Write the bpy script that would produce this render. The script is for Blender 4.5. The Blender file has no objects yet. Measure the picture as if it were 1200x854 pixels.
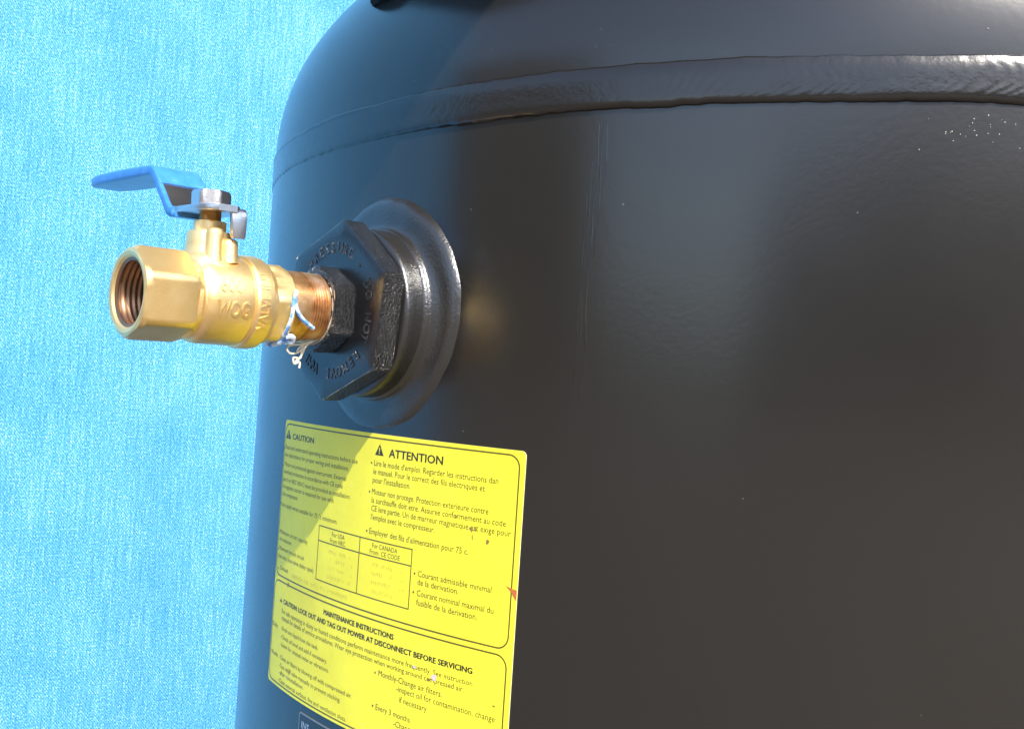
import bpy, bmesh, math, random
from mathutils import Vector, Matrix, noise
random.seed(7)
D = bpy.data
scene = bpy.context.scene
C = scene.collection
MM = 0.001
sin, cos, pi = math.sin, math.cos, math.pi

# ------------------------------------------------------------------ camera
cam = D.cameras.new('camera'); camo = D.objects.new('camera', cam); C.objects.link(camo)
cam.sensor_width = 36.0; cam.lens = 1251.013 / 1200 * 36; cam.clip_start = 0.01; cam.clip_end = 400
_r = Vector((0.96021302, 0.27112221, 0.06696048)); _u = Vector((-0.06004072, -0.03374712, 0.9976253)); _f = Vector((-0.2727381, 0.96195316, 0.01612605))
camo.matrix_world = Matrix(((_r.x, _u.x, -_f.x, 0), (_r.y, _u.y, -_f.y, -0.61773), (_r.z, _u.z, -_f.z, 0), (0, 0, 0, 1)))
scene.camera = camo

# ------------------------------------------------------------------ sky, sun, exposure
SUN_AZ, SUN_EL = math.radians(40), math.radians(44)      # azimuth measured round the tank from the camera side
S = Vector((sin(SUN_AZ) * cos(SUN_EL), -cos(SUN_AZ) * cos(SUN_EL), sin(SUN_EL)))
w = D.worlds.new('World'); scene.world = w; w.use_nodes = True
nt = w.node_tree
sky = nt.nodes.new('ShaderNodeTexSky'); sky.sky_type = 'NISHITA'; sky.sun_disc = False
sky.sun_elevation = SUN_EL; sky.sun_rotation = math.atan2(S.x, S.y)
bg = nt.nodes['Background']; bg.inputs['Strength'].default_value = 0.135
nt.links.new(sky.outputs[0], bg.inputs['Color'])
sl = D.lights.new('sun', 'SUN'); sl.energy = 2.8; sl.angle = math.radians(0.53); sl.color = (1.0, 0.95, 0.87)
so = D.objects.new('sun', sl); C.objects.link(so); so.rotation_euler = S.to_track_quat('Z', 'Y').to_euler(); so.location = S * 3
vs = scene.view_settings
vs.view_transform = 'Standard'; vs.look = 'None'; vs.exposure = 1.56; vs.gamma = 1.0; vs.use_curve_mapping = False

# ------------------------------------------------------------------ helpers
def mat(name, color=(.5, .5, .5), rough=.5, metal=0., spec=.5, coat=0.):
    m = D.materials.new(name); m.use_nodes = True
    b = m.node_tree.nodes['Principled BSDF']
    b.inputs['Base Color'].default_value = (*color, 1); b.inputs['Roughness'].default_value = rough
    b.inputs['Metallic'].default_value = metal; b.inputs['Specular IOR Level'].default_value = spec
    b.inputs['Coat Weight'].default_value = coat
    return m
def nodes(m): return m.node_tree.nodes, m.node_tree.links, m.node_tree.nodes['Principled BSDF']
def coords(m, scale=(1, 1, 1), kind='Object', rot=(0, 0, 0)):
    n, l, b = nodes(m); tc = n.new('ShaderNodeTexCoord'); mp = n.new('ShaderNodeMapping')
    mp.inputs['Scale'].default_value = scale; mp.inputs['Rotation'].default_value = rot
    l.new(tc.outputs[kind], mp.inputs['Vector']); return mp.outputs[0]
def noise_tex(m, vec, scale, detail=3, rough=.5):
    n, l, b = nodes(m); t = n.new('ShaderNodeTexNoise'); t.inputs['Scale'].default_value = scale
    t.inputs['Detail'].default_value = detail; t.inputs['Roughness'].default_value = rough
    l.new(vec, t.inputs['Vector']); return t.outputs['Fac']
def ramp(m, fac, stops):
    n, l, b = nodes(m); r = n.new('ShaderNodeValToRGB'); e = r.color_ramp.elements
    while len(e) < len(stops): e.new(.5)
    for k, (p, c) in enumerate(stops):
        e[k].position = p; e[k].color = (*c, 1) if len(c) == 3 else c
    l.new(fac, r.inputs['Fac']); return r.outputs['Color']
def math_node(m, op, a, b_=None):
    n, l, b = nodes(m); q = n.new('ShaderNodeMath'); q.operation = op
    for i, v in enumerate((a, b_)):
        if v is None: continue
        if isinstance(v, (int, float)): q.inputs[i].default_value = v
        else: l.new(v, q.inputs[i])
    return q.outputs[0]
def mixc(m, fac, a, b_, blend='MIX'):
    n, l, b = nodes(m); q = n.new('ShaderNodeMix'); q.data_type = 'RGBA'; q.blend_type = blend
    for sock, v in ((q.inputs['Factor'], fac), (q.inputs['A'], a), (q.inputs['B'], b_)):
        if isinstance(v, (int, float)): sock.default_value = v
        elif isinstance(v, tuple): sock.default_value = (*v, 1)
        else: l.new(v, sock)
    return q.outputs['Result']
def bump(m, height, strength=.3, dist=.001):
    n, l, b = nodes(m); q = n.new('ShaderNodeBump'); q.inputs['Strength'].default_value = strength
    q.inputs['Distance'].default_value = dist; l.new(height, q.inputs['Height'])
    prev = b.inputs['Normal'].links[0].from_socket if b.inputs['Normal'].links else None
    if prev: l.new(prev, q.inputs['Normal'])
    l.new(q.outputs[0], b.inputs['Normal'])

def mesh(name, verts, faces, m, parent=None, smooth=True, angle=35, recalc=True):
    me = D.meshes.new(name); me.from_pydata([tuple(v) for v in verts], [], faces); me.update()
    if recalc:
        bm = bmesh.new(); bm.from_mesh(me); bmesh.ops.recalc_face_normals(bm, faces=bm.faces); bm.to_mesh(me); bm.free()
    if smooth:
        me.polygons.foreach_set('use_smooth', [True] * len(me.polygons)); me.set_sharp_from_angle(angle=math.radians(angle))
    me.materials.append(m)
    o = D.objects.new(name, me); C.objects.link(o)
    if parent: o.parent = parent
    return o
def empty(name, loc=(0, 0, 0), mtx=None):
    o = D.objects.new(name, None); C.objects.link(o); o.empty_display_size = .02
    if mtx is not None: o.matrix_world = mtx
    else: o.location = loc
    return o
def tag(o, label=None, cat=None, group=None, kind=None):
    for k, v in (('label', label), ('category', cat), ('group', group), ('kind', kind)):
        if v: o[k] = v
    return o

R = 300.0
def cyl(th, z, r=R): return Vector((r * sin(th), -r * cos(th), z)) * MM

# valve frame: s along the fitting's axis out of the tank, t sideways, k up
TB, ZB, TZ, TT = -0.533886, 21.031, -0.018359, 0.000878
_n = Vector((sin(TB), -cos(TB), 0)); _t = Vector((cos(TB), sin(TB), 0))
AX = (_n + TZ * Vector((0, 0, 1)) + TT * _t).normalized()
TX = Vector((0, 0, 1)).cross(AX).normalized(); KX = AX.cross(TX).normalized()
BASE = (_n * R + Vector((0, 0, ZB))) * MM
def frame_matrix(s0):
    o = BASE + AX * s0 * MM
    return Matrix(((AX.x, TX.x, KX.x, o.x), (AX.y, TX.y, KX.y, o.y), (AX.z, TX.z, KX.z, o.z), (0, 0, 0, 1)))

def circ(r): return lambda ph: r
def hexf(Rc, ang, clip=.975):
    ap = Rc * cos(pi / 6)
    def f(ph):
        q = (ph - ang) % (pi / 3) - pi / 6
        return min(ap / cos(q), Rc * clip)
    return f
def fmin(f, r): return lambda ph: min(f(ph), r)
def rings(prof, N=180, s0=0., cap0=False, cap1=False, jit=0.):
    """surface round the s axis: prof = [(s, radius function)]"""
    V, F = [], []
    for s, f in prof:
        for j in range(N):
            ph = 2 * pi * j / N; r = f(ph)
            if jit: r += jit * noise.noise(Vector((s * .25, cos(ph) * 4, sin(ph) * 4)))
            V.append(((s - s0) * MM, r * cos(ph) * MM, r * sin(ph) * MM))
    for i in range(len(prof) - 1):
        for j in range(N):
            k = (j + 1) % N
            F.append((i * N + j, i * N + k, (i + 1) * N + k, (i + 1) * N + j))
    if cap0: F.append(tuple(range(N - 1, -1, -1)))
    if cap1: F.append(tuple((len(prof) - 1) * N + j for j in range(N)))
    return V, F
def tube(path, rad, N=10):
    """tube along points (metres); rad number or list"""
    pts = [Vector(p) for p in path]; V, F = [], []
    prev = None
    for i, p in enumerate(pts):
        tg = (pts[min(i + 1, len(pts) - 1)] - pts[max(i - 1, 0)]).normalized()
        if prev is None: prev = tg.orthogonal().normalized()
        nx = (prev - tg * prev.dot(tg)).normalized(); ny = tg.cross(nx); prev = nx
        r = rad[i] if isinstance(rad, (list, tuple)) else rad
        for j in range(N):
            a = 2 * pi * j / N; V.append(p + (nx * cos(a) + ny * sin(a)) * r)
    for i in range(len(pts) - 1):
        for j in range(N):
            k = (j + 1) % N; F.append((i * N + j, i * N + k, (i + 1) * N + k, (i + 1) * N + j))
    F.append(tuple(range(N - 1, -1, -1))); F.append(tuple((len(pts) - 1) * N + j for j in range(N)))
    return V, F
def spline(pts, n=8):
    pts = [Vector(p) for p in pts]; out = []
    for i in range(len(pts) - 1):
        p0, p1, p2, p3 = pts[max(i - 1, 0)], pts[i], pts[i + 1], pts[min(i + 2, len(pts) - 1)]
        for k in range(n):
            t = k / n
            out.append(.5 * ((2 * p1) + (p2 - p0) * t + (2 * p0 - 5 * p1 + 4 * p2 - p3) * t * t + (3 * p1 - p0 - 3 * p2 + p3) * t ** 3))
    out.append(pts[-1]); return out
def join(*vf):
    V, F = [], []
    for v, f in vf:
        o = len(V); V += list(v); F += [tuple(i + o for i in q) for q in f]
    return V, F

# ------------------------------------------------------------------ materials
# semi-gloss black tank paint with orange peel
M_TANK = mat('black_tank_paint', (.0130, .0116, .0098), .19, spec=.68)
M_TANK.node_tree.nodes['Principled BSDF'].inputs['IOR'].default_value = 1.5
v = coords(M_TANK)
bump(M_TANK, noise_tex(M_TANK, v, 420, 3, .6), .04, .0006)
bump(M_TANK, noise_tex(M_TANK, v, 22, 2, .4), .018, .004)
n_, l_, b_ = nodes(M_TANK)
l_.new(ramp(M_TANK, noise_tex(M_TANK, v, 9, 4, .6), [(.3, (.19,) * 3), (.7, (.25,) * 3)]), b_.inputs['Roughness'])
l_.new(mixc(M_TANK, ramp(M_TANK, noise_tex(M_TANK, v, 160, 4, .75), [(.66, (0, 0, 0)), (.80, (1, 1, 1))]), (.0130, .0116, .0098), (.0175, .0155, .013)), b_.inputs['Base Color'])

M_CAST = mat('black_cast_iron_paint', (.009, .0084, .0077), .13, spec=.9)
v = coords(M_CAST); bump(M_CAST, noise_tex(M_CAST, v, 1350, 2, .5), 1.0, .0030); bump(M_CAST, noise_tex(M_CAST, v, 260, 3, .6), .3, .001)
M_FACE = mat('black_machined_face_paint', (.008, .008, .0085), .26, spec=.75); M_FACE.node_tree.nodes['Principled BSDF'].inputs['IOR'].default_value = 1.5
v = coords(M_FACE); bump(M_FACE, noise_tex(M_FACE, v, 700, 3, .6), .2, .0005)
M_BOSS = mat('black_boss_paint', (.016, .0148, .0135), .30, spec=.9); M_BOSS.node_tree.nodes['Principled BSDF'].inputs['IOR'].default_value = 1.5
v = coords(M_BOSS); bump(M_BOSS, noise_tex(M_BOSS, v, 1100, 2, .6), .28, .0006); bump(M_BOSS, noise_tex(M_BOSS, v, 70, 2, .5), .12, .002)
M_WELD = mat('black_weld_paint', (.0115, .0102, .0086), .22, spec=.62); M_WELD.node_tree.nodes['Principled BSDF'].inputs['IOR'].default_value = 1.5
v = coords(M_WELD); bump(M_WELD, noise_tex(M_WELD, v, 500, 3, .6), .15, .0006)

M_BRASS = mat('cast_brass', (.80, .55, .25), .42, metal=.88)
v = coords(M_BRASS); bump(M_BRASS, noise_tex(M_BRASS, v, 1400, 3, .7), .22, .0004)
n_, l_, b_ = nodes(M_BRASS)
l_.new(ramp(M_BRASS, noise_tex(M_BRASS, v, 130, 4, .6), [(.3, (.89, .61, .25)), (.7, (.96, .71, .34))]), b_.inputs['Base Color'])
M_BRASS_DARK = mat('dark_brass', (.42, .22, .06), .4, metal=.9)  # darker brass tone, used on the stem
v = coords(M_BRASS_DARK); bump(M_BRASS_DARK, noise_tex(M_BRASS_DARK, v, 900, 3, .7), .2, .0004)
M_THREAD = mat('dark_brass_thread', (.30, .17, .10), .38, metal=.9)  # darker brass tone for the internal thread
M_STEEL = mat('zinc_plated_steel', (.62, .60, .60), .30, metal=1.)
v = coords(M_STEEL); bump(M_STEEL, noise_tex(M_STEEL, v, 1200, 3, .7), .15, .0004)
M_VINYL = mat('blue_vinyl', (.045, .21, .60), .30, spec=.6)
v = coords(M_VINYL); bump(M_VINYL, noise_tex(M_VINYL, v, 90, 4, .7), .25, .0008)
n_, l_, b_ = nodes(M_VINYL)
l_.new(ramp(M_VINYL, noise_tex(M_VINYL, v, 240, 5, .7), [(.35, (.035, .18, .55)), (.62, (.05, .23, .64)), (.74, (.14, .33, .68))]), b_.inputs['Base Color'])
# rusty pipe nipple
M_RUST = mat('rusty_pipe', (.45, .2, .08), .32, metal=.8)
v = coords(M_RUST); n_, l_, b_ = nodes(M_RUST)
l_.new(ramp(M_RUST, noise_tex(M_RUST, v, 150, 4, .6), [(.28, (.30, .13, .05)), (.48, (.62, .34, .14)), (.66, (.80, .60, .42))]), b_.inputs['Base Color'])
bump(M_RUST, noise_tex(M_RUST, v, 900, 4, .7), .12, .0004)
M_STRING = mat('blue_white_cord', (.2, .4, .85), .75)
v = coords(M_STRING, (1, 1, 1)); n_, l_, b_ = nodes(M_STRING)
l_.new(ramp(M_STRING, noise_tex(M_STRING, v, 330, 2, .5), [(.44, (.12, .32, .80)), (.54, (.62, .74, .92))]), b_.inputs['Base Color'])
M_FRAY = mat('cream_thread', (.62, .56, .44), .8)
M_SEAL = mat('dried_pipe_sealant', (.55, .46, .36), .7)
# label
M_LABEL = mat('yellow_vinyl_label', (.78, .75, .035), .50, spec=.5)
v = coords(M_LABEL); n_, l_, b_ = nodes(M_LABEL)
c1 = ramp(M_LABEL, noise_tex(M_LABEL, v, 26, 5, .65), [(.30, (.77, .68, .028)), (.65, (.88, .80, .035))])
c2 = mixc(M_LABEL, ramp(M_LABEL, noise_tex(M_LABEL, v, 170, 5, .75), [(.62, (0, 0, 0)), (.76, (.6, .6, .6))]), c1, (.56, .47, .05))
l_.new(c2, b_.inputs['Base Color']); bump(M_LABEL, noise_tex(M_LABEL, v, 60, 4, .6), .18, .0018)
M_LEDGE = mat('label_paper_edge', (.72, .68, .42), .7)
M_INK = mat('black_label_ink', (.034, .030, .010), .45)
M_INKL = mat('brown_table_line_ink', (.10, .085, .012), .45)
M_FADE = mat('faded_ink', (.60, .54, .04), .45)
M_STAIN = mat('brown_stain', (.24, .16, .03), .6)
M_RED = mat('red_paint_smear', (.46, .13, .03), .6)
M_SCUFF = mat('pale_scuff', (.62, .52, .50), .7)
M_PLATE = mat('black_data_plate', (.02, .024, .03), .25, metal=.3)
M_PLATE_EDGE = mat('bare_plate_edge', (.38, .34, .30), .4, metal=.8)
M_GLINT_DUST = mat('pale_glint_dust_speck', (.62, .58, .48), .4)
# cloth
M_CLOTH = mat('blue_woven_cloth', (.08, .34, .52), .75, spec=.25)
n_, l_, b_ = nodes(M_CLOTH)
vx = coords(M_CLOTH, (1, 1, 1))
slub = noise_tex(M_CLOTH, coords(M_CLOTH, (300, 1, 13)), 1.0, 2, .6)          # long vertical slubs
slub2 = noise_tex(M_CLOTH, coords(M_CLOTH, (420, 1, 60)), 1.0, 2, .6)
fleck = noise_tex(M_CLOTH, coords(M_CLOTH, (560, 1, 440)), 1.0, 2, .7)       # pale yarn flecks
patch = noise_tex(M_CLOTH, vx, 9, 4, .6)
tw = n_.new('ShaderNodeTexWave'); tw.wave_type = 'BANDS'; tw.bands_direction = 'X'; tw.inputs['Scale'].default_value = 135
tw.inputs['Distortion'].default_value = 1.2; tw.inputs['Detail'].default_value = 1.5; tw.inputs['Detail Scale'].default_value = 2.5
l_.new(coords(M_CLOTH, (1, 1, 1), rot=(0, math.radians(38), 0)), tw.inputs['Vector'])
s_ = math_node(M_CLOTH, 'ADD', math_node(M_CLOTH, 'MULTIPLY', fleck, .84), math_node(M_CLOTH, 'MULTIPLY', slub2, .14))
s_ = math_node(M_CLOTH, 'ADD', s_, math_node(M_CLOTH, 'MULTIPLY', slub, .22))
s_ = math_node(M_CLOTH, 'ADD', s_, math_node(M_CLOTH, 'MULTIPLY', tw.outputs['Fac'], .10))
s_ = math_node(M_CLOTH, 'ADD', s_, math_node(M_CLOTH, 'MULTIPLY', patch, .14))
l_.new(ramp(M_CLOTH, s_, [(.54, (.018, .140, .38)), (.69, (.055, .262, .56)), (.82, (.13, .39, .63)), (.95, (.55, .70, .77))]), b_.inputs['Base Color'])
bump(M_CLOTH, s_, .35, .0012)
# ground
M_GROUND = mat('dusty_concrete', (.30, .25, .20), .9)
v = coords(M_GROUND); n_, l_, b_ = nodes(M_GROUND)
l_.new(ramp(M_GROUND, noise_tex(M_GROUND, v, 3, 6, .65), [(.3, (.11, .082, .058)), (.7, (.20, .15, .11))]), b_.inputs['Base Color'])
bump(M_GROUND, noise_tex(M_GROUND, v, 60, 5, .7), .4, .01)

# ------------------------------------------------------------------ ground
GZ = -1.0
g = mesh('ground', [(-150, -150, GZ), (150, -150, GZ), (150, 150, GZ), (-150, 150, GZ)], [(0, 1, 2, 3)], M_GROUND, smooth=False)
tag(g, kind='structure')

# unseen ring added only for the dark bands it mirrors in the tank's paint
M_REFL_RING = mat('brown_reflection_ring', (.085, .070, .045), .95)
v = coords(M_REFL_RING); n_, l_, b_ = nodes(M_REFL_RING)
l_.new(ramp(M_REFL_RING, noise_tex(M_REFL_RING, v, .6, 6, .7), [(.3, (.05, .045, .028)), (.7, (.13, .10, .065))]), b_.inputs['Base Color'])
def ring_el(az):
    pts = [(-180, 9), (-75, 12), (-66, 21), (-42, 20), (-34, 6), (-14, 5), (-5, 13), (20, 17), (50, 14), (110, 9), (180, 9)]
    for (a0, e0), (a1, e1) in zip(pts, pts[1:]):
        if a0 <= az <= a1:
            q = (az - a0) / (a1 - a0); q = q * q * (3 - 2 * q); return e0 + (e1 - e0) * q
V, F = [], []; NA, rows = 240, ((45, 0), (55, .45), (62, .8), (70, 1.0), (90, .8), (130, 0))
for rr, q in rows:
    for j in range(NA):
        az = -180 + 360 * j / NA; h = 70 * math.tan(math.radians(ring_el(az)))
        h *= q * (1 + .10 * noise.noise(Vector((az * .12, rr * .1, 0))))
        V.append((rr * sin(math.radians(az)), -rr * cos(math.radians(az)), GZ - .3 + h))
for i in range(len(rows) - 1):
    for j in range(NA):
        k = (j + 1) % NA; F.append((i * NA + j, i * NA + k, (i + 1) * NA + k, (i + 1) * NA + j))
tag(mesh('reflection_ring', V, F, M_REFL_RING, angle=80), kind='structure')

# ------------------------------------------------------------------ blue cloth backdrop (hangs behind and to the left of the tank)
def make_cloth():
    nx, nz = 260, 120; x0, x1, z0, z1 = -1.75, 1.0, 0.0, 2.1
    V, F = [], []
    def dy(x, z):
        a = noise.noise(Vector((x * 2.2, z * .35, 3.1))) * .020 + noise.noise(Vector((x * 7, z * .8, 9.4))) * .004
        return a + .0025 * sin(x * 31 + 1.2 * noise.noise(Vector((x * 3, z, 0))))
    for back in (0, 1):
        for i in range(nz + 1):
            z = z0 + (z1 - z0) * i / nz
            for j in range(nx + 1):
                x = x0 + (x1 - x0) * j / nx; V.append((x, dy(x, z) + back * .0015, z))
    st = (nx + 1) * (nz + 1)
    for i in range(nz):
        for j in range(nx):
            a = i * (nx + 1) + j
            F.append((a, a + 1, a + nx + 2, a + nx + 1)); F.append((st + a, st + a + nx + 1, st + a + nx + 2, st + a + 1))
    for i in range(nz):
        for j in (0, nx):
            a = i * (nx + 1) + j; F.append((a, a + nx + 1, st + a + nx + 1, st + a))
    for j in range(nx):
        for i in (0, nz):
            a = i * (nx + 1) + j; F.append((a, a + 1, st + a + 1, st + a))
    o = mesh('cloth_backdrop', V, F, M_CLOTH, recalc=False)
    o.location = (-.757, .487, GZ + .02); o.rotation_euler = (0, 0, math.atan2(.8, .6))
    return o
tag(make_cloth(), 'bright sky blue woven cloth hanging behind the black tank', 'cloth')

# ------------------------------------------------------------------ the tank
tank = tag(empty('air_tank', (0, 0, GZ)), 'large black painted steel air tank with welded domed top', 'tank')
def tchild(name, V, F, m, **k):
    o = mesh(name, [(p[0], p[1], p[2] - GZ) for p in V], F, m, tank, **k); return o
ZD, HD, EX = 100., 140., 2.3
def dome_r(z):
    q = min(max((z - ZD) / HD, 0), 1); return R * (1 - q ** EX) ** (1 / EX)
NS = 720
def revolve(prof):
    V, F = [], []
    for r, z in prof:
        for j in range(NS):
            V.append(cyl(2 * pi * j / NS, z, r))
    for i in range(len(prof) - 1):
        for j in range(NS):
            k = (j + 1) % NS; F.append((i * NS + j, i * NS + k, (i + 1) * NS + k, (i + 1) * NS + j))
    return V, F
V, F = revolve([(R, -880), (R, -400), (R, -150), (R, -60), (R, 20), (R, 60), (R, 93)])
tchild('shell', V, F, M_TANK)
prof = [(R - .3, 92)] + [(R * (1 - q ** EX) ** (1 / EX) - .3 * (1 - q), ZD + HD * q) for q in [0.0005 + .9995 * (1 - (1 - i / 70) ** 1.8) for i in range(70)]] + [(.5, ZD + HD)]
V, F = revolve(prof); tchild('dome', V, F, M_TANK)
V, F = revolve([(R, -880), (R - 4, -884), (R - 20, -884)])
V2, F2 = revolve([(R - 24, -884), (R - 24, -1000), (R - 32, -1000), (R - 32, -884)])
tchild('base_ring', *join((V, F), (V2, F2)), M_TANK)

# weld bead: raised band with wavy toes and fish-scale ripples
def make_weld():
    a0, a1, na, nv = -1.75, 1.75, 3000, 30
    V, F = [], []
    for i in range(na + 1):
        th = a0 + (a1 - a0) * i / na; x = th * R
        zl = 86.0 + .75 * noise.noise(Vector((x * .045, 2.2, 0))) + .35 * noise.noise(Vector((x * .22, 5.1, 0)))
        zu = 100.3 + .85 * noise.noise(Vector((x * .040, 8.7, 0))) + .35 * noise.noise(Vector((x * .20, 1.3, 0)))
        fl_ = min(1, max(0, (th + .85) / .6)); fl_ = fl_ * fl_ * (3 - 2 * fl_); H = (.55 + 1.05 * fl_) * (1 + .28 * noise.noise(Vector((x * .03, 4.4, 0))))
        for j in range(nv + 1):
            v = j / nv; q = abs(2 * v - 1)
            o = H * max(0, 1 - q ** ((3.4 + 2 * (1 - fl_)) if v > .5 else 8)) ** .7 * (1.05 - .2 * v)
            o += (.42 + .25 * noise.noise(Vector((x * .06, 7, 7)))) * (1 - fl_) * math.exp(-((v - .925) / .04) ** 2) + .26 * fl_ * math.exp(-((v - .955) / .022) ** 2)
            rp = sin(2 * pi * (x + 9 * (v - .5) ** 2 * 4 - 6 * v + 5.0 * noise.noise(Vector((x * .07, v * 2, 0)))) / 3.9)
            amp = .055 * max(0, -.15 + .9 * sin((th + .4) * .9) + noise.noise(Vector((x * .028, v * 1.5, 12)))) * (1 - q ** 4)
            o += amp * rp + .04 * noise.noise(Vector((x * .12, v * 2, 3)))
            if j in (0, nv): o = -.6
            V.append(cyl(th, zl + (zu - zl) * v, R + o))
    for i in range(na):
        for j in range(nv):
            a = i * (nv + 1) + j; F.append((a, a + nv + 1, a + nv + 2, a + 1))
    return V, F
V, F = make_weld(); o = tchild('weld_seam', V, F, M_WELD, recalc=False, angle=80)
o['label'] = 'wavy raised weld seam running round the tank below its dome'

# paint runs: thin raised drips below the weld
def paint_run(th0, z0, z1, wd, seed):
    V, F = [], []; n = 60
    for i in range(n + 1):
        z = z0 + (z1 - z0) * i / n
        th = th0 + (.9 * noise.noise(Vector((z * .05, seed, 0)))) / R
        ww = wd * (.65 + .5 * noise.noise(Vector((z * .14, seed, 5)))) ; h = max(.02, .20 * (.5 + noise.noise(Vector((z * .09, seed, 9)))))
        for q, hh in ((-1, -.05), (-.5, h * .7), (0, h), (.5, h * .7), (1, -.05)): V.append(cyl(th + q * ww / R, z, R + hh))
    for i in range(n):
        for j in range(4):
            a = i * 5 + j; F.append((a, a + 1, a + 6, a + 5))
    return V, F
for k, (th0, z0, z1, wd) in enumerate(((-.2335, 82, -4, .55), (-.2390, 70, 10, .35), (-.2285, 83, 40, .6), (-.2240, 84, 55, .4), (-.2425, 60, -15, .3))):
    V, F = paint_run(th0, z0, z1, wd, k * 3.7); tchild('paint_run', V, F, M_TANK, recalc=False, angle=80)

# weld spatter, its glints painted pale, and dust specks stuck in the paint
def specks():
    vf = []
    def sp(th, z, r0, r):
        c = cyl(th, z, r0); n = Vector((sin(th), -cos(th), 0)); t = Vector((cos(th), sin(th), 0)); k = Vector((0, 0, 1)); V, F = [], []
        V.append(c + n * r * .7)
        for j in range(6): V.append(c + (t * cos(j * pi / 3) + k * sin(j * pi / 3)) * r)
        for j in range(6): F.append((0, 1 + j, 1 + (j + 1) % 6))
        vf.append((V, F))
    for i in range(26): sp(random.gauss(.135, .028), 79.5 + random.gauss(0, 2.6), R, random.uniform(.07, .19) * MM)
    for i in range(16): sp(random.uniform(-.75, .25), random.uniform(-150, 84), R, random.uniform(.05, .14) * MM)
    for i in range(8):
        z = random.uniform(103, 140); sp(random.uniform(-.5, .25), z, dome_r(z), random.uniform(.06, .15) * MM)
    return join(*vf)
V, F = specks(); o = tchild('paint_specks', V, F, M_GLINT_DUST, recalc=False); o['kind'] = 'stuff'

# bracket post with foot in view; unseen plate added to shade the dome
V, F = [], []
c0, c1 = Vector((-159, -228, 145)), Vector((-159, -228, 262))
post = tube([(c0.lerp(c1, q / 6)) * MM for q in range(7)], [.0185, .018, .0175, .0175, .0175, .018, .019], 28)
tchild('bracket_post', *post, M_TANK)
pl = [(-20, -366), (-25, -385), (-34, -404), (-120, -390), (-300, -330), (-310, -130), (-60, -130)]
V = [(x * MM, y * MM, .262) for x, y in pl] + [(x * MM, y * MM, .268) for x, y in pl]
n = len(pl); F = [tuple(range(n - 1, -1, -1)), tuple(range(n, 2 * n))] + [(i, (i + 1) % n, n + (i + 1) % n, n + i) for i in range(n)]
tchild('shade_plate', V, F, M_TANK, smooth=False)

# threaded boss: saddle flange lying on the shell, barrel standing out of it
boss_m = frame_matrix(0)
def make_boss():
    N = 200
    prof = [(44.6, -2.2), (43.7, -.7), (42.9, .5), (41.8, 1.4), (40.4, 1.9), (38, 2.15), (35, 2.25), (33, 2.3), (31.8, 2.5), (31.2, 2.9), (31.1, 3.6), (30.7, 4.1), (30.2, 4.5), (30.05, 6), (30, 8), (30, 10.2), (29.7, 11.0), (29, 11.6), (24, 11.7)]
    V, F = [], []
    for i, (r, h) in enumerate(prof):
        for j in range(N):
            ph = 2 * pi * j / N; rr = r
            if r > 36: rr += (r - 36) / 7 * (.7 * noise.noise(Vector((cos(ph) * 2, sin(ph) * 2, .3))) + .3 * noise.noise(Vector((cos(ph) * 7, sin(ph) * 7, 2))))
            tt, kk = rr * cos(ph) * (1 - .055 * min(1, max(0, (r - 31) / 10))), rr * sin(ph) * (1 - .025 * min(1, max(0, (r - 31) / 10)))
            wgt = min(1, max(0, (r - 30.5) / 4)); sag = R - math.sqrt(R * R - tt * tt)
            s = h - sag * wgt - TZ * 0
            if 31 < r < 42: s += .18 * noise.noise(Vector((cos(ph) * 4, sin(ph) * 4, r * .2)))
            V.append(boss_m @ Vector((s * MM, tt * MM, kk * MM)))
    for i in range(len(prof) - 1):
        for j in range(N):
            k = (j + 1) % N; F.append((i * N + j, i * N + k, (i + 1) * N + k, (i + 1) * N + j))
    return V, F
V, F = make_boss(); o = tchild('threaded_boss', V, F, M_BOSS, angle=40); o['label'] = 'round black boss welded to the tank with a wide flange'

# ------------------------------------------------------------------ hex bushing
bush = tag(empty('hex_bushing', mtx=frame_matrix(11.7)), 'large black cast hexagonal reducing bushing with lettering round its face', 'bushing')
def fchild(name, vf, m, parent, **k): return mesh(name, vf[0], vf[1], m, parent, **k)
HB = hexf(32.3, .392, .985)
fchild('thread_neck', rings([(9, circ(26.5)), (13.2, circ(26.5))], 96, 11.7), M_CAST, bush)
fchild('hexagon', rings([(12.9, circ(26)), (12.9, fmin(HB, 31.2)), (13.6, HB), (16, HB), (19.9, HB), (20.6, fmin(HB, 31.9)), (20.75, lambda p: HB(p) - .45)], 240, 11.7, jit=.12), M_CAST, bush, angle=28)
fchild('hexagon_face', rings([(20.70, lambda p: HB(p) - .35), (20.95, lambda p: HB(p) - .9), (21.0, circ(24)), (21.0, circ(10))], 240, 11.7), M_FACE, bush, angle=60)
HS = hexf(15.6, pi / 6, .96)
fchild('inner_hexagon', rings([(20.9, HS), (24, HS), (28.2, HS), (29.0, fmin(HS, 14.2)), (29.2, circ(13.2)), (29.0, circ(11))], 180, 11.7, jit=.35), M_CAST, bush, angle=28)

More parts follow.
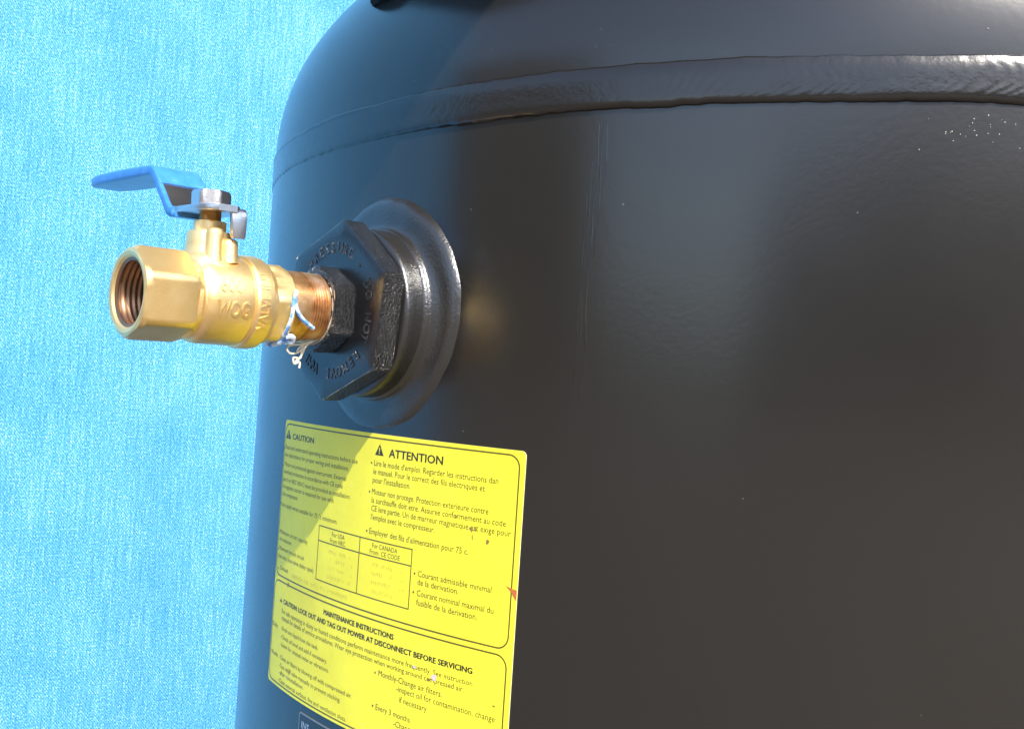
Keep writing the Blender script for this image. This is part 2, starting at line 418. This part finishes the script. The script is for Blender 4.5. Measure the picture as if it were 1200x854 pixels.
# text to bent mesh
def text_geo(txt, bold=0., res=2, spacing=1.0):
    cu = D.curves.new('txt', 'FONT'); cu.body = txt; cu.size = 1.0; cu.offset = bold; cu.resolution_u = res; cu.fill_mode = 'BOTH'; cu.space_character = spacing
    ob = D.objects.new('txt', cu); C.objects.link(ob)
    dg = bpy.context.evaluated_depsgraph_get(); me = ob.evaluated_get(dg).to_mesh()
    V = [tuple(v.co) for v in me.vertices]; F = [tuple(p.vertices) for p in me.polygons]
    ob.evaluated_get(dg).to_mesh_clear(); D.objects.remove(ob); D.curves.remove(cu)
    return V, F
def text_solid(txt, bold, depth_map):
    """extruded lettering: depth_map(x, y, top) -> vector"""
    V, F = text_geo(txt, bold)
    cnt = {}
    for f in F:
        for a, b in zip(f, f[1:] + f[:1]): cnt[(a, b)] = 1
    n = len(V); VV = [depth_map(x, y, 1) for x, y, _ in V] + [depth_map(x, y, 0) for x, y, _ in V]
    FF = list(F) + [(b, a, a + n, b + n) for (a, b) in cnt if (b, a) not in cnt]
    return VV, FF
# raised lettering round the bushing face, tops outward, reading clockwise
ring_txt = 'DO NOT REMOVE WHILE UNDER PRESSURE -'
ring = []
for i, ch in enumerate(ring_txt):
    if ch == ' ': continue
    ang = math.radians(24) - i * 2 * pi / (len(ring_txt) + 1)
    def dm(x, y, top, ang=ang):
        x = (x - .32) * 4.7; y = y * 5.2; rr = 20.3 + y; a = ang - x / 22.5
        return ((21.0 - 11.7 + (.28 if top else -.1)) * MM, rr * cos(a) * MM, rr * sin(a) * MM)
    ring.append(text_solid(ch, .012, dm))
fchild('face_lettering', join(*ring), M_CAST, bush, smooth=False)

# ------------------------------------------------------------------ pipe nipple
nip = tag(empty('pipe_nipple', mtx=frame_matrix(28)), 'short rusty threaded pipe nipple between brass valve and black bushing', 'pipe')
prof = [(26, circ(11.3))]
s = 29.0
while s < 36.2:
    prof += [(s, circ(11.05 + (s - 29) * .02)), (s + .42, circ(12.0 + (s - 29) * .015)), (s + .62, circ(12.0 + (s - 29) * .015))]; s += 1.02
prof += [(36.6, circ(11.9)), (37.5, circ(12.0)), (41, circ(12.0)), (46, circ(11.8))]
fchild('threaded_pipe', rings(prof, 120, 28, jit=.08), M_RUST, nip, angle=60)
seal = [Vector(((28.9 - 28 + .5 * noise.noise(Vector((cos(p_) * 3, sin(p_) * 3, 1)))) * MM, 12.3 * cos(p_) * MM, 12.3 * sin(p_) * MM)) for p_ in [(-2.3 + i * 2.9 / 60) for i in range(61)]]
fchild('sealant_bead', tube(seal, [(.28 + .25 * abs(noise.noise(Vector((i * .35, 0, 3))))) * MM for i in range(61)], 8), M_SEAL, nip)

# ------------------------------------------------------------------ brass ball valve
S0 = 68.5
valve = tag(empty('ball_valve', mtx=frame_matrix(S0)), 'yellow brass ball valve with blue lever handle, open threaded end facing out', 'valve')
HF = hexf(15.0, math.radians(21), .965)
fe = rings([(80.5, circ(10.6)), (94.0, circ(10.6)), (94.8, circ(11.3)), (95.1, circ(12.4)), (94.7, fmin(HF, 13.45)), (93.4, fmin(HF, 14.4)), (92.3, HF), (85, HF), (79.2, HF), (77.6, lambda p: HF(p) * .965), (76.6, circ(13.3)), (75.6, circ(12.9)), (74.8, circ(13.2))], 180, S0)
fchild('end_hexagon', fe, M_BRASS, valve, angle=24)
th_ = [(94.1, circ(10.7))]; s = 93.6
while s > 79.5:
    th_ += [(s, circ(9.75)), (s - .55, circ(9.75)), (s - 1.0, circ(10.65))]; s -= 1.81
th_ += [(79, circ(9.6)), (78.8, circ(.01))]
fchild('internal_thread', rings(th_, 120, S0), M_THREAD, valve, angle=50)
fchild('barrel', rings([(75.6, circ(12.6)), (74.8, circ(13.5)), (73.6, circ(14.1)), (72, circ(14.35)), (66, circ(14.45)), (60.4, circ(14.5)), (59.4, circ(14.3)), (58.8, circ(14.2))], 160, S0, jit=.1), M_BRASS, valve, angle=50)
HR = hexf(14.4, math.radians(5), .965)
fchild('end_cap', rings([(59.2, circ(13.8)), (58.8, circ(14.8)), (58.0, circ(15.2)), (54.5, circ(15.25)), (52.6, circ(14.9)), (51.6, circ(14.2)), (51.0, circ(13.9)), (50.4, lambda p: max(HR(p) * .985, 13.0)), (49.6, HR), (46.0, HR), (44.6, fmin(HR, 13.2)), (43.3, fmin(HR, 12.7)), (43.1, circ(11.7))], 180, S0), M_BRASS, valve, angle=24)
# raised lettering on the barrel and cap
def barrel_text(txt, x_s, kc, h, wd, r):
    def dm(x, y, top):
        s = x_s - x * wd; arc = kc + (y - .35) * h; a = arc / r; rr = r + (.30 if top else -.2)
        return ((s - S0) * MM, rr * cos(a) * MM, rr * sin(a) * MM)
    return text_solid(txt, .015, dm)
fchild('raised_lettering', barrel_text('600', 71.6, 4.6, 7.0, 5.4, 14.45), M_BRASS, valve, smooth=False)
fchild('raised_lettering', barrel_text('WOG', 72.2, -3.0, 7.0, 4.3, 14.45), M_BRASS, valve, smooth=False)
def cap_text(txt, sc, arc0, h, wd, r):
    def dm(x, y, top):
        a = (arc0 + x * wd) / r; s = sc + (y - .35) * h; rr = r + (.26 if top else -.2)
        return ((s - S0) * MM, rr * cos(a) * MM, rr * sin(a) * MM)
    return text_solid(txt, .012, dm)
fchild('raised_lettering', cap_text('VALVE INT', 56.2, -9.5, 4.6, 4.2, 15.2), M_BRASS, valve, smooth=False)

# neck, stem, nut
SS = 69.0 - S0
def vert(prof, sc=SS, tc=0., N=48, sx=1., tx=1., cap=True):
    """surface of revolution round k: prof (k, rfunc)"""
    V, F = [], []
    for k, f in prof:
        for j in range(N):
            ph = 2 * pi * j / N; r = f(ph) if callable(f) else f
            V.append(((sc + r * cos(ph) * sx) * MM, (tc + r * sin(ph) * tx) * MM, k * MM))
    for i in range(len(prof) - 1):
        for j in range(N):
            q = (j + 1) % N; F.append((i * N + j, i * N + q, (i + 1) * N + q, (i + 1) * N + j))
    if cap: F.append(tuple(range(N - 1, -1, -1))); F.append(tuple((len(prof) - 1) * N + j for j in range(N)))
    return V, F
fchild('neck', vert([(9, 11.5), (12.5, 9.8), (13.6, 8.6), (14.6, 7.7), (17, 7.2), (20.4, 7.0), (21.2, 6.6), (21.4, 5.2)], sx=1.0, tx=.95), M_BRASS, valve, angle=40)
fchild('packing_nut', vert([(21.0, hexf(5.6, .2)), (24.2, hexf(5.6, .2)), (24.6, 4.9)], N=60), M_BRASS, valve, angle=28)
fchild('stem', vert([(24, 3.4), (34.0, 3.4), (34.5, 2.8)]), M_BRASS_DARK, valve)
# two stop lugs on the near side of the neck
for sc, tc, kt in ((70.6, 6.6, 22.2), (65.6, 6.9, 19.2)):
    fchild('stop_lug', vert([(11.5, 3.3), (14, 2.9), (kt - 2.2, 2.75), (kt - .8, 2.55), (kt - .2, 1.9), (kt, .8)], sc - S0, tc, 28), M_BRASS, valve, angle=50)
fchild('handle_nut', vert([(29.4, fmin(hexf(6.3, .55), 5.9)), (29.9, hexf(6.3, .55)), (33.5, hexf(6.3, .55)), (34.2, fmin(hexf(6.3, .55), 5.6)), (34.3, 3.4)], N=90), M_STEEL, valve, angle=26)

# lever: bent steel strap with a blue vinyl sleeve
def strap(path, th, sc=SS, bev=.35, cap_round=True):
    """path rows (t, k, half_width); section = rounded rectangle"""
    V, F = [], []; n = len(path)
    def sec(hw, h):
        b = min(bev, h * .48); pts = []
        for cx, cy, a0 in ((hw - b, h - b, 0), (-hw + b, h - b, 90), (-hw + b, -h + b, 180), (hw - b, -h + b, 270)):
            for q in (0, 30, 60, 90): a = math.radians(a0 + q); pts.append((cx + b * cos(a), cy + b * sin(a)))
        return pts
    for i, (t, k, hw) in enumerate(path):
        a, b = path[max(i - 1, 0)], path[min(i + 1, n - 1)]; dx, dz = b[0] - a[0], b[1] - a[1]; L = math.hypot(dx, dz); nx, nz = dz / L, -dx / L
        hh = th[i] / 2 if isinstance(th, list) else th / 2
        for (ps, ph) in sec(hw, hh): V.append(((sc + ps) * MM, (t + nx * ph) * MM, (k + nz * ph) * MM))
    m = 16
    for i in range(n - 1):
        for j in range(m):
            q = (j + 1) % m; F.append((i * m + j, i * m + q, (i + 1) * m + q, (i + 1) * m + j))
    F.append(tuple(range(m - 1, -1, -1))); F.append(tuple((n - 1) * m + j for j in range(m)))
    return V, F
handle = fchild('lever_handle', strap([(11.5, 28.2, 3.2), (10.5, 28.2, 4.4), (7.5, 28.2, 6.2), (3, 28.2, 7.2), (-6, 28.2, 7.5), (-10.5, 28.2, 7.6), (-12.2, 28.5, 7.7), (-13.6, 29.5, 7.8), (-18, 34.0, 7.8), (-24.2, 40.6, 7.8), (-26.0, 41.8, 7.8), (-29, 42.3, 7.6), (-70, 43.0, 6)], 2.0, bev=.3), M_STEEL, valve, angle=30)
fchild('stop_tab', strap([(9.2, 28.0, 2.6), (10.1, 27.0, 2.6), (10.2, 25, 2.6), (10.2, 19.8, 2.3), (10.2, 19.2, 1.8)], 1.9, sc=64.6 - S0), M_STEEL, handle)
sl_path = [(-20.6, 36.8, 8.3), (-21.1, 37.3, 8.5), (-24.0, 40.4, 8.6), (-25.0, 41.4, 8.6), (-26.4, 42.2, 8.6), (-28.4, 42.6, 8.6), (-40, 42.9, 8.5), (-55, 43.2, 8.2), (-68, 43.4, 7.8), (-76, 43.5, 7.1), (-81, 43.5, 6.1), (-84, 43.5, 4.6), (-85.4, 43.5, 2.5)]
sleeve = fchild('vinyl_grip', strap(sl_path, [2.7, 3.0, 3.1, 3.2, 3.3, 3.5, 3.7, 3.8, 3.8, 3.7, 3.5, 3.0, 2.2], bev=1.4), M_VINYL, handle, angle=60)
rim = [strap([(-9.5, 27.7, .9), (-12.4, 28.2, .9), (-14.2, 29.6, .9), (-21.8, 37.8, .9)], 2.9, sc=SS + q * 7.7, bev=.8) for q in (-1, 1)]
rim.append(strap([(-8.0, 26.6, 8.0), (-11.5, 26.6, 8.3), (-13.4, 27.4, 8.4), (-15.4, 29.6, 8.4)], 1.5, bev=.7))
fchild('vinyl_rim', join(*rim), M_VINYL, handle, angle=60)

# ------------------------------------------------------------------ cord and frayed thread
def P(s, t, k): return BASE + (AX * s + TX * t + KX * k) * MM
cord = join(tube(spline([P(44.0, 13.0, 4.5), P(44.8, 13.9, 3.2), P(45.2, 14.0, 1.5), P(45.6, 13.5, -4.3), P(45.6, 9.8, -9.8), P(44.8, 4, -13), P(43.5, -4, -13.4)]), .00065, 8),
            tube(spline([P(45.2, 14.2, 2.0), P(43.8, 13.4, -1.3), P(41, 12.6, -4.3), P(38, 11.8, -6.0), P(35.6, 11.1, -7.1)]), .00075, 8),
            tube(spline([P(45.0, 9.2, -10.6), P(43.2, 9.2, -10.3), P(41.6, 8.6, -10.6), P(41.2, 7.4, -12.0), P(43.0, 7.4, -12.2), P(45.0, 7.6, -11.6), P(45.6, 6.5, -12.6)]), .0009, 8))
o = mesh('cord', cord[0], cord[1], M_STRING); tag(o, 'blue and white cord tied round the back end of the brass valve', 'cord')
fr = join(tube(spline([P(31.8, 5, -11.6), P(34.8, 3, -12.6), P(38.2, 2.5, -13.0), P(39.8, 2.5, -14.2), P(38.6, 2.5, -15.8), P(35.2, 2.5, -15.2), P(33.2, 3, -12.6), P(35.6, 3, -14.0), P(36.2, 3, -15.6)]), .00034, 6),
          tube(spline([P(32.6, 4, -12.0), P(34.2, 3, -15.0), P(34.8, 3, -17.2), P(37.4, 3, -17.2), P(37.0, 3, -19.2), P(35.0, 3, -18.6), P(35.0, 3, -20.6)]), .00036, 6),
          tube(spline([P(31.6, 5.2, -11.2), P(33.0, 3.6, -13.0), P(34.0, 3.2, -15.4), P(35.6, 3, -18.0), P(36.6, 3, -18.8), P(36.0, 3, -17.6)]), .00030, 6))
o = mesh('frayed_thread', fr[0], fr[1], M_FRAY); tag(o, 'tangled cream thread hanging below the rusty pipe nipple', 'thread')

# ------------------------------------------------------------------ yellow caution label
TL, TR, ZT, ZBOT = -.7765, -.2935, -21.9, -129.5
lab = tag(empty('caution_label', cyl((TL + TR) / 2, ZBOT)), 'yellow bilingual caution and maintenance label stuck on black tank', 'label')
LO = lab.location.copy()
def lchild(name, V, F, m, **k): return mesh(name, [Vector(v) - LO for v in V], F, m, lab, recalc=False, **k)
def sheet(u0, u1, z0, z1, rad, off, nu=120, nz=6, thick=.14):
    """curved rounded sheet + its edge skirt (u = arc length mm)"""
    V, F = [], []
    us = sorted(set([u0 + (u1 - u0) * i / nu for i in range(nu + 1)] + [u0 + rad * (1 - cos(q * pi / 16)) for q in range(9)] + [u1 - rad * (1 - cos(q * pi / 16)) for q in range(9)]))
    for u in us:
        e = min(u - u0, u1 - u); ins = rad - math.sqrt(max(0, rad * rad - (rad - e) ** 2)) if e < rad else 0
        for i in range(nz + 1): V.append(cyl(u / R, (z0 + ins) + (z1 - z0 - 2 * ins) * i / nz, R + off))
    n = nz + 1
    for j in range(len(us) - 1):
        for i in range(nz): F.append((j * n + i, (j + 1) * n + i, (j + 1) * n + i + 1, j * n + i + 1))
    # skirt
    loop = [j * n for j in range(len(us))] + [(len(us) - 1) * n + i for i in range(1, n)] + [j * n + nz for j in range(len(us) - 2, -1, -1)] + [i for i in range(nz - 1, 0, -1)]
    VS, FS = [], []
    for i in loop: VS.append(V[i])
    for i in loop:
        q = Vector((V[i].x, V[i].y, 0)); d_ = q.normalized() * thick * MM; VS.append(V[i] - d_)
    m = len(loop)
    for i in range(m): FS.append((i, m + i, m + (i + 1) % m, (i + 1) % m))
    return (V, F), (VS, FS)
U0, U1 = TL * R, TR * R
a, b = sheet(U0, U1, ZBOT, ZT, 1.8, .30, thick=.30)
lchild('label_sheet', a[0], a[1], M_LABEL, angle=80); lchild('label_edge', b[0], b[1], M_LEDGE, smooth=False)
def ribbon(path, wd, off, closed=False):
    V, F = [], []; n = len(path)
    for i, (u, z) in enumerate(path):
        a = path[(i - 1) % n if closed else max(i - 1, 0)]; b = path[(i + 1) % n if closed else min(i + 1, n - 1)]
        dx, dz = b[0] - a[0], b[1] - a[1]; L = math.hypot(dx, dz) or 1; nx, nz = -dz / L, dx / L
        for q in (-1, 1): V.append(cyl((u + nx * q * wd / 2) / R, z + nz * q * wd / 2, R + off))
    for i in range(n if closed else n - 1):
        k = (i + 1) % n; F.append((2 * i, 2 * k, 2 * k + 1, 2 * i + 1))
    return V, F
def rrect(u0, u1, z0, z1, r):
    p = []
    def seg(a, b, n=40): p.extend([(a[0] + (b[0] - a[0]) * i / n, a[1] + (b[1] - a[1]) * i / n) for i in range(n)])
    def arc(cx, cz, a0): p.extend([(cx + r * cos(math.radians(a0 + i * 11.25)), cz + r * sin(math.radians(a0 + i * 11.25))) for i in range(8)])
    seg((u0 + r, z0), (u1 - r, z0)); arc(u1 - r, z0 + r, -90); seg((u1, z0 + r), (u1, z1 - r)); arc(u1 - r, z1 - r, 0)
    seg((u1 - r, z1), (u0 + r, z1)); arc(u0 + r, z1 - r, 90); seg((u0, z1 - r), (u0, z0 + r)); arc(u0 + r, z0 + r, 180)
    return p
OFF = .335
V, F = ribbon(rrect(U0 + .8, U1 - 2.2, -85.6, ZT - 1.6, 4.2), .55, OFF, True); lchild('printed_frame', V, F, M_INKL, smooth=False)
V, F = ribbon(rrect(U0 + .8, U1 - 2.2, ZBOT + 1.3, -87.7, 4.2), .55, OFF, True); lchild('printed_frame', V, F, M_INKL, smooth=False)
# table
TA, TM, TC = -.6396 * R, -.5427 * R, -.4459 * R
def hline(z, u0, u1): return ribbon([(u0 + (u1 - u0) * i / 40, z) for i in range(41)], .42, OFF)
tb = [hline(z, TA - .17, TC + .17) for z in (-59.9, -65.6, -80.4)] + [ribbon([(u, -59.9), (u, -80.4)], .42, OFF + .02) for u in (TA, TM, TC)]
V, F = join(*tb); lchild('printed_table', V, F, M_INKL, smooth=False)

# printed lines, each (text, u0, z0, u1, z1, height) on the unrolled label
LINES = [
    ('CAUTION', -223.24, -29.35, -201.7, 2.3, 'b'),
    ('Read and understand operating instructions before use', -230.72, -33.89, -167.74, 1.8, 'n'),
    ('the instructions for proper wiring and installation.', -230.94, -37.03, -173.38, 1.8, 'n'),
    ('Motor not protected against overcurrent. External', -230.24, -40.97, -174.52, 1.8, 'n'),
    ('overload protection in accordance with CE code', -230.97, -43.97, -176.66, 1.8, 'n'),
    ('part I or NEC 430-C must be provided at installation.', -231.33, -47.24, -170.86, 1.8, 'n'),
    ('A magnetic starter is required for use with', -231.02, -50.12, -182.37, 1.8, 'n'),
    ('this compressor.', -230.82, -53.18, -212.75, 1.8, 'n'),
    ('Use supply wires suitable for 75 °c minimum.', -231.32, -57.6, -178.67, 1.8, 'n'),
    ('Minimum circuit capacity', -230.43, -68.73, -201.15, 1.7, 'n'),
    ('of conductor.', -230.44, -71.72, -216.12, 1.7, 'n'),
    ('Maximum branch circuit', -229.96, -75.4, -203.05, 1.7, 'n'),
    ('fuse size, (non-time delay type)', -230.62, -78.62, -194.42, 1.7, 'n'),
    ('Default', -226.93, -83.2, -218.05, 1.7, 'n'),
    ('For USA', -181.76, -62.62, -172.9, 1.7, 'n'),
    ('From NEC', -182.86, -64.99, -172.18, 1.7, 'n'),
    ('For CANADA', -155.3, -62.55, -141.29, 1.7, 'n'),
    ('From  CE CODE', -156.47, -64.83, -139.78, 1.7, 'n'),
    ('ATTENTION', -149.24, -29.59, -122.12, 2.9, 'b'),
    ("Lire le mode d'emploi. Regarder les instructions dan", -157.42, -33.4, -98.05, 2.1, 'n'),
    ('le manuel. Pour le correct des fils electriques et', -157.52, -36.41, -103.25, 2.1, 'n'),
    ("pour l'installation.", -157.61, -39.46, -136.82, 2.1, 'n'),
    ('Moteur non protege. Protection exterieure contre', -157.55, -43.65, -101.19, 2.1, 'n'),
    ('la surchauffe doit etre. Assuree conformement au code', -157.46, -46.7, -94.03, 2.1, 'n'),
    ('CE lere partie. Un de marreur magnetique est exige pour', -157.27, -49.62, -91.88, 2.1, 'n'),
    ("l'emploi avec le compresseur.", -157.18, -52.72, -123.74, 2.1, 'n'),
    ("Employer des fils d'alimentation pour 75 c.", -157.53, -57.85, -108.4, 2.1, 'n'),
    ('Courant admissible minimal', -130.26, -68.6, -97.95, 2.1, 'n'),
    ('de la derivation.', -130.14, -71.39, -111.45, 2.1, 'n'),
    ('Courant nominal maximal du', -130.17, -75.14, -96.58, 2.1, 'n'),
    ('fusible de la derivation.', -130.1, -78.3, -102.96, 2.1, 'n'),
    ('MAINTENANCE INSTRUCTIONS', -183.96, -92.32, -140.25, 1.9, 'b'),
    ('CAUTION: LOCK OUT AND TAG OUT POWER AT DISCONNECT BEFORE SERVICING', -220.6, -95.92, -103.47, 1.9, 'b'),
    ('For safe operating in dusty or humid conditions perform maintenance more frequently. See instruction', -221.71, -99.87, -103.02, 1.85, 'n'),
    ('manual for details of service procedures. Wear eye protection when working around compressed air.', -221.14, -102.5, -106.36, 1.85, 'n'),
    ('Daily', -231.62, -106.84, -225.28, 1.7, 'n'),
    ('-Drain any liquid from the tank.', -221.17, -106.52, -186.37, 1.7, 'n'),
    ('-Check oil level and add if necessary.', -220.85, -109.83, -179.06, 1.7, 'n'),
    ('-Listen for unusual noise or vibrations.', -220.55, -112.89, -177.49, 1.7, 'n'),
    ('Weekly', -231.2, -118.13, -222.72, 1.7, 'n'),
    ('-Clean air filters by blowing off with compressed air.', -220.93, -118.06, -161.35, 1.7, 'n'),
    ('-Test relief valve manually to prevent sticking.', -220.67, -121.38, -168.33, 1.7, 'n'),
    ('-after reinstallation.', -220.22, -124.08, -196.0, 1.7, 'n'),
    ('-Clean external surfaces, fins and ventilation slots.', -220.41, -127.22, -163.87, 1.7, 'n'),
    ('Monthly-Change air filters.', -146.87, -106.31, -115.52, 2.1, 'n'),
    ('-inspect oil for contamination, change', -137.04, -109.31, -93.24, 2.1, 'n'),
    ('if necessary.', -135.22, -112.72, -121.38, 2.1, 'n'),
    ('Every 3 months', -147.14, -118.27, -129.33, 2.1, 'n'),
    ('-Change', -137.25, -121.42, -127.63, 2.1, 'n'),
]
for txt, u0, z0, u1, h, kind in LINES:
    bold = 0.0
    V, F = text_geo(txt, bold); x0 = min(v[0] for v in V); x1 = max(v[0] for v in V); sx = (u1 - u0) / (x1 - x0); sy = h / .70
    VV = [cyl((u0 + (x - x0) * sx) / R, z0 + y * sy, R + OFF) for x, y, _ in V]
    if kind == 'b':       # heavier strokes for headings
        VV, F = join((VV, F), *[([cyl((u0 + (x - x0) * sx + dx) / R, z0 + y * sy + dz, R + OFF + e_) for x, y, _ in V], F) for dx, dz, e_ in ((.16, 0, .006), (-.12, .06, .012), (.02, -.08, .018))])
    lchild('printed_heading' if kind == 'b' else 'printed_line', VV, F, {'b': M_INK, 'n': M_INK, 'f': M_FADE}[kind], smooth=False)
# bullets and warning triangles
for u, z in [(-232.85, -33.61), (-232.33, -40.91), (-232.45, -56.66), (-231.93, -68.4), (-231.36, -75.48), (-159.01, -32.56), (-159.01, -42.96), (-159.09, -57.12), (-131.84, -67.83), (-131.84, -74.2), (-148.76, -105.7), (-148.84, -117.36), (-229.65, -83.08)]:
    pts = [(u + .42 * cos(q * pi / 4), z + .42 * sin(q * pi / 4)) for q in range(8)]
    lchild('bullet', [cyl(a_ / R, b2, R + OFF) for a_, b2 in pts], [tuple(range(8))], M_INK, smooth=False)
for u, z, wd, h in [(-231.37, -29.59, 6.18, 3.93), (-157.31, -29.53, 5.0, 4.11), (-225.19, -95.8, 3.2, 1.5)]:
    out = [(u, z), (u + wd, z), (u + wd / 2, z + h)]
    lchild('warning_triangle', [cyl(a_ / R, b2, R + OFF) for a_, b2 in out], [(0, 1, 2)], M_INK, smooth=False)
    ex = [(u + wd * .46, z + h * .30), (u + wd * .54, z + h * .30), (u + wd * .56, z + h * .66), (u + wd * .44, z + h * .66)]
    dt = [(u + wd * .45, z + h * .13), (u + wd * .55, z + h * .13), (u + wd * .55, z + h * .22), (u + wd * .45, z + h * .22)]
    lchild('exclamation_mark', [cyl(a_ / R, b2, R + OFF + .03) for a_, b2 in ex + dt], [(0, 1, 2, 3), (4, 5, 6, 7)], M_LABEL, smooth=False)
# stains and scuffs
def blob(u, z, ru, rz, m, name, seed, off=.37):
    n = 22; pts = [(u, z)]
    for i in range(n):
        a_ = 2 * pi * i / n; q = 1 + .75 * noise.noise(Vector((cos(a_) * 1.9, sin(a_) * 1.9, seed)))
        pts.append((u + ru * q * cos(a_), z + rz * q * sin(a_)))
    lchild(name, [cyl(p_[0] / R, p_[1], R + off) for p_ in pts], [(0, 1 + i, 1 + (i + 1) % n) for i in range(n)], m, smooth=False)
for (u, z, ru, rz, kk) in [(-107.63, -49.37, 0.9, 0.8, 's'), (-105.98, -49.15, 0.35, 0.9, 's'), (-114.66, -46.06, 0.5, 0.7, 's'), (-100.79, -52.39, 0.6, 0.8, 's'), (-107.11, -51.88, 0.25, 1.1, 's'), (-119.58, -100.66, 1.1, 0.9, 'w'), (-121.75, -101.87, 0.7, 0.5, 's'), (-128.77, -99.12, 0.8, 0.4, 'w'), (-216.59, -87.65, 0.9, 0.9, 's'), (-209.65, -120.77, 0.5, 1.2, 's'), (-210.44, -122.93, 0.5, 0.5, 'w'), (-94.06, -104.25, 0.5, 0.3, 's')]:
    blob(u, z, ru, rz, {'s': M_STAIN, 'w': M_SCUFF}[kk], 'stain' if kk == 's' else 'scuff', u)
# faded rows of stamped figures, no longer readable, in the table and under it
rr_ = random.Random(5); fv = []
def faded_row(u0, u1, z, h=1.5):
    u = u0
    while u < u1:
        wd = rr_.uniform(.5, 1.1)
        if rr_.random() < .82:
            zz = z + rr_.uniform(-.1, .1); k_ = rr_.choice((0, 1, 2))
            if k_ != 1: fv.append(ribbon([(u + .12, zz), (u + .12, zz + h)], .26, OFF))
            if k_ != 0: fv.append(ribbon([(u, zz + h * .5), (u + wd * .8, zz + h * .5)], .28, OFF + .005))
            fv.append(ribbon([(u, zz + rr_.choice((.1, h - .1))), (u + wd * .75, zz + rr_.choice((.1, h - .1)))], .26, OFF + .01))
        u += wd + .35
for z_ in (-69.2, -72.3, -75.4, -78.6):
    faded_row(-183, -171.5, z_); faded_row(-154.5, -142 - (0 if z_ < -76 else 1.5), z_); faded_row(-168.6, -166.8, z_, 1.2); faded_row(-138.8, -137, z_, 1.2)
faded_row(-213, -168, -84.0, 1.6)
V, F = join(*fv); lchild('faded_figures', V, F, M_FADE, smooth=False)
rd = [(-92.6, -65.3), (-90.4, -65.9), (-88.15, -66.2), (-88.15, -69.6), (-88.9, -69.0), (-90.2, -67.3)]
lchild('red_smear', [cyl(u / R, z, R + .375) for u, z in rd], [(0, 5, 4, 3, 2, 1)], M_RED, smooth=False)

# ------------------------------------------------------------------ small data plate below the label
dp = tag(empty('data_plate', cyl(-.60, -175)), 'dark metal data plate under the yellow label', 'plate')
LO = dp.location.copy(); lab = dp
a, b = sheet(-.6590 * R, -.36 * R, -180, -132.6, 1.2, .35, 60, 4, .4)
lchild('plate_face', a[0], a[1], M_PLATE, angle=80); lchild('plate_edge', b[0], b[1], M_PLATE_EDGE, smooth=False)
V, F = ribbon(rrect(-.6590 * R + .3, -.36 * R - .3, -179.7, -132.9, 1.0), .5, .38, True); lchild('plate_border', V, F, M_PLATE_EDGE, smooth=False)
V, F = ribbon(rrect(-.6590 * R + 1.5, -.36 * R - 1.5, -178.5, -134.1, 1.0), .35, .38, True); lchild('printed_frame', V, F, M_INK, smooth=False)
V, F = text_geo('INS', .01); sx = 1.0 / max(v[0] for v in V)
lchild('plate_lettering', [cyl((-.6590 * R + 2.2 + x * sx * 6.5) / R, -138.4 + y * 4, R + .40) for x, y, _ in V], F, mat('pale_plate_print', (.30, .38, .46), .4), smooth=False)
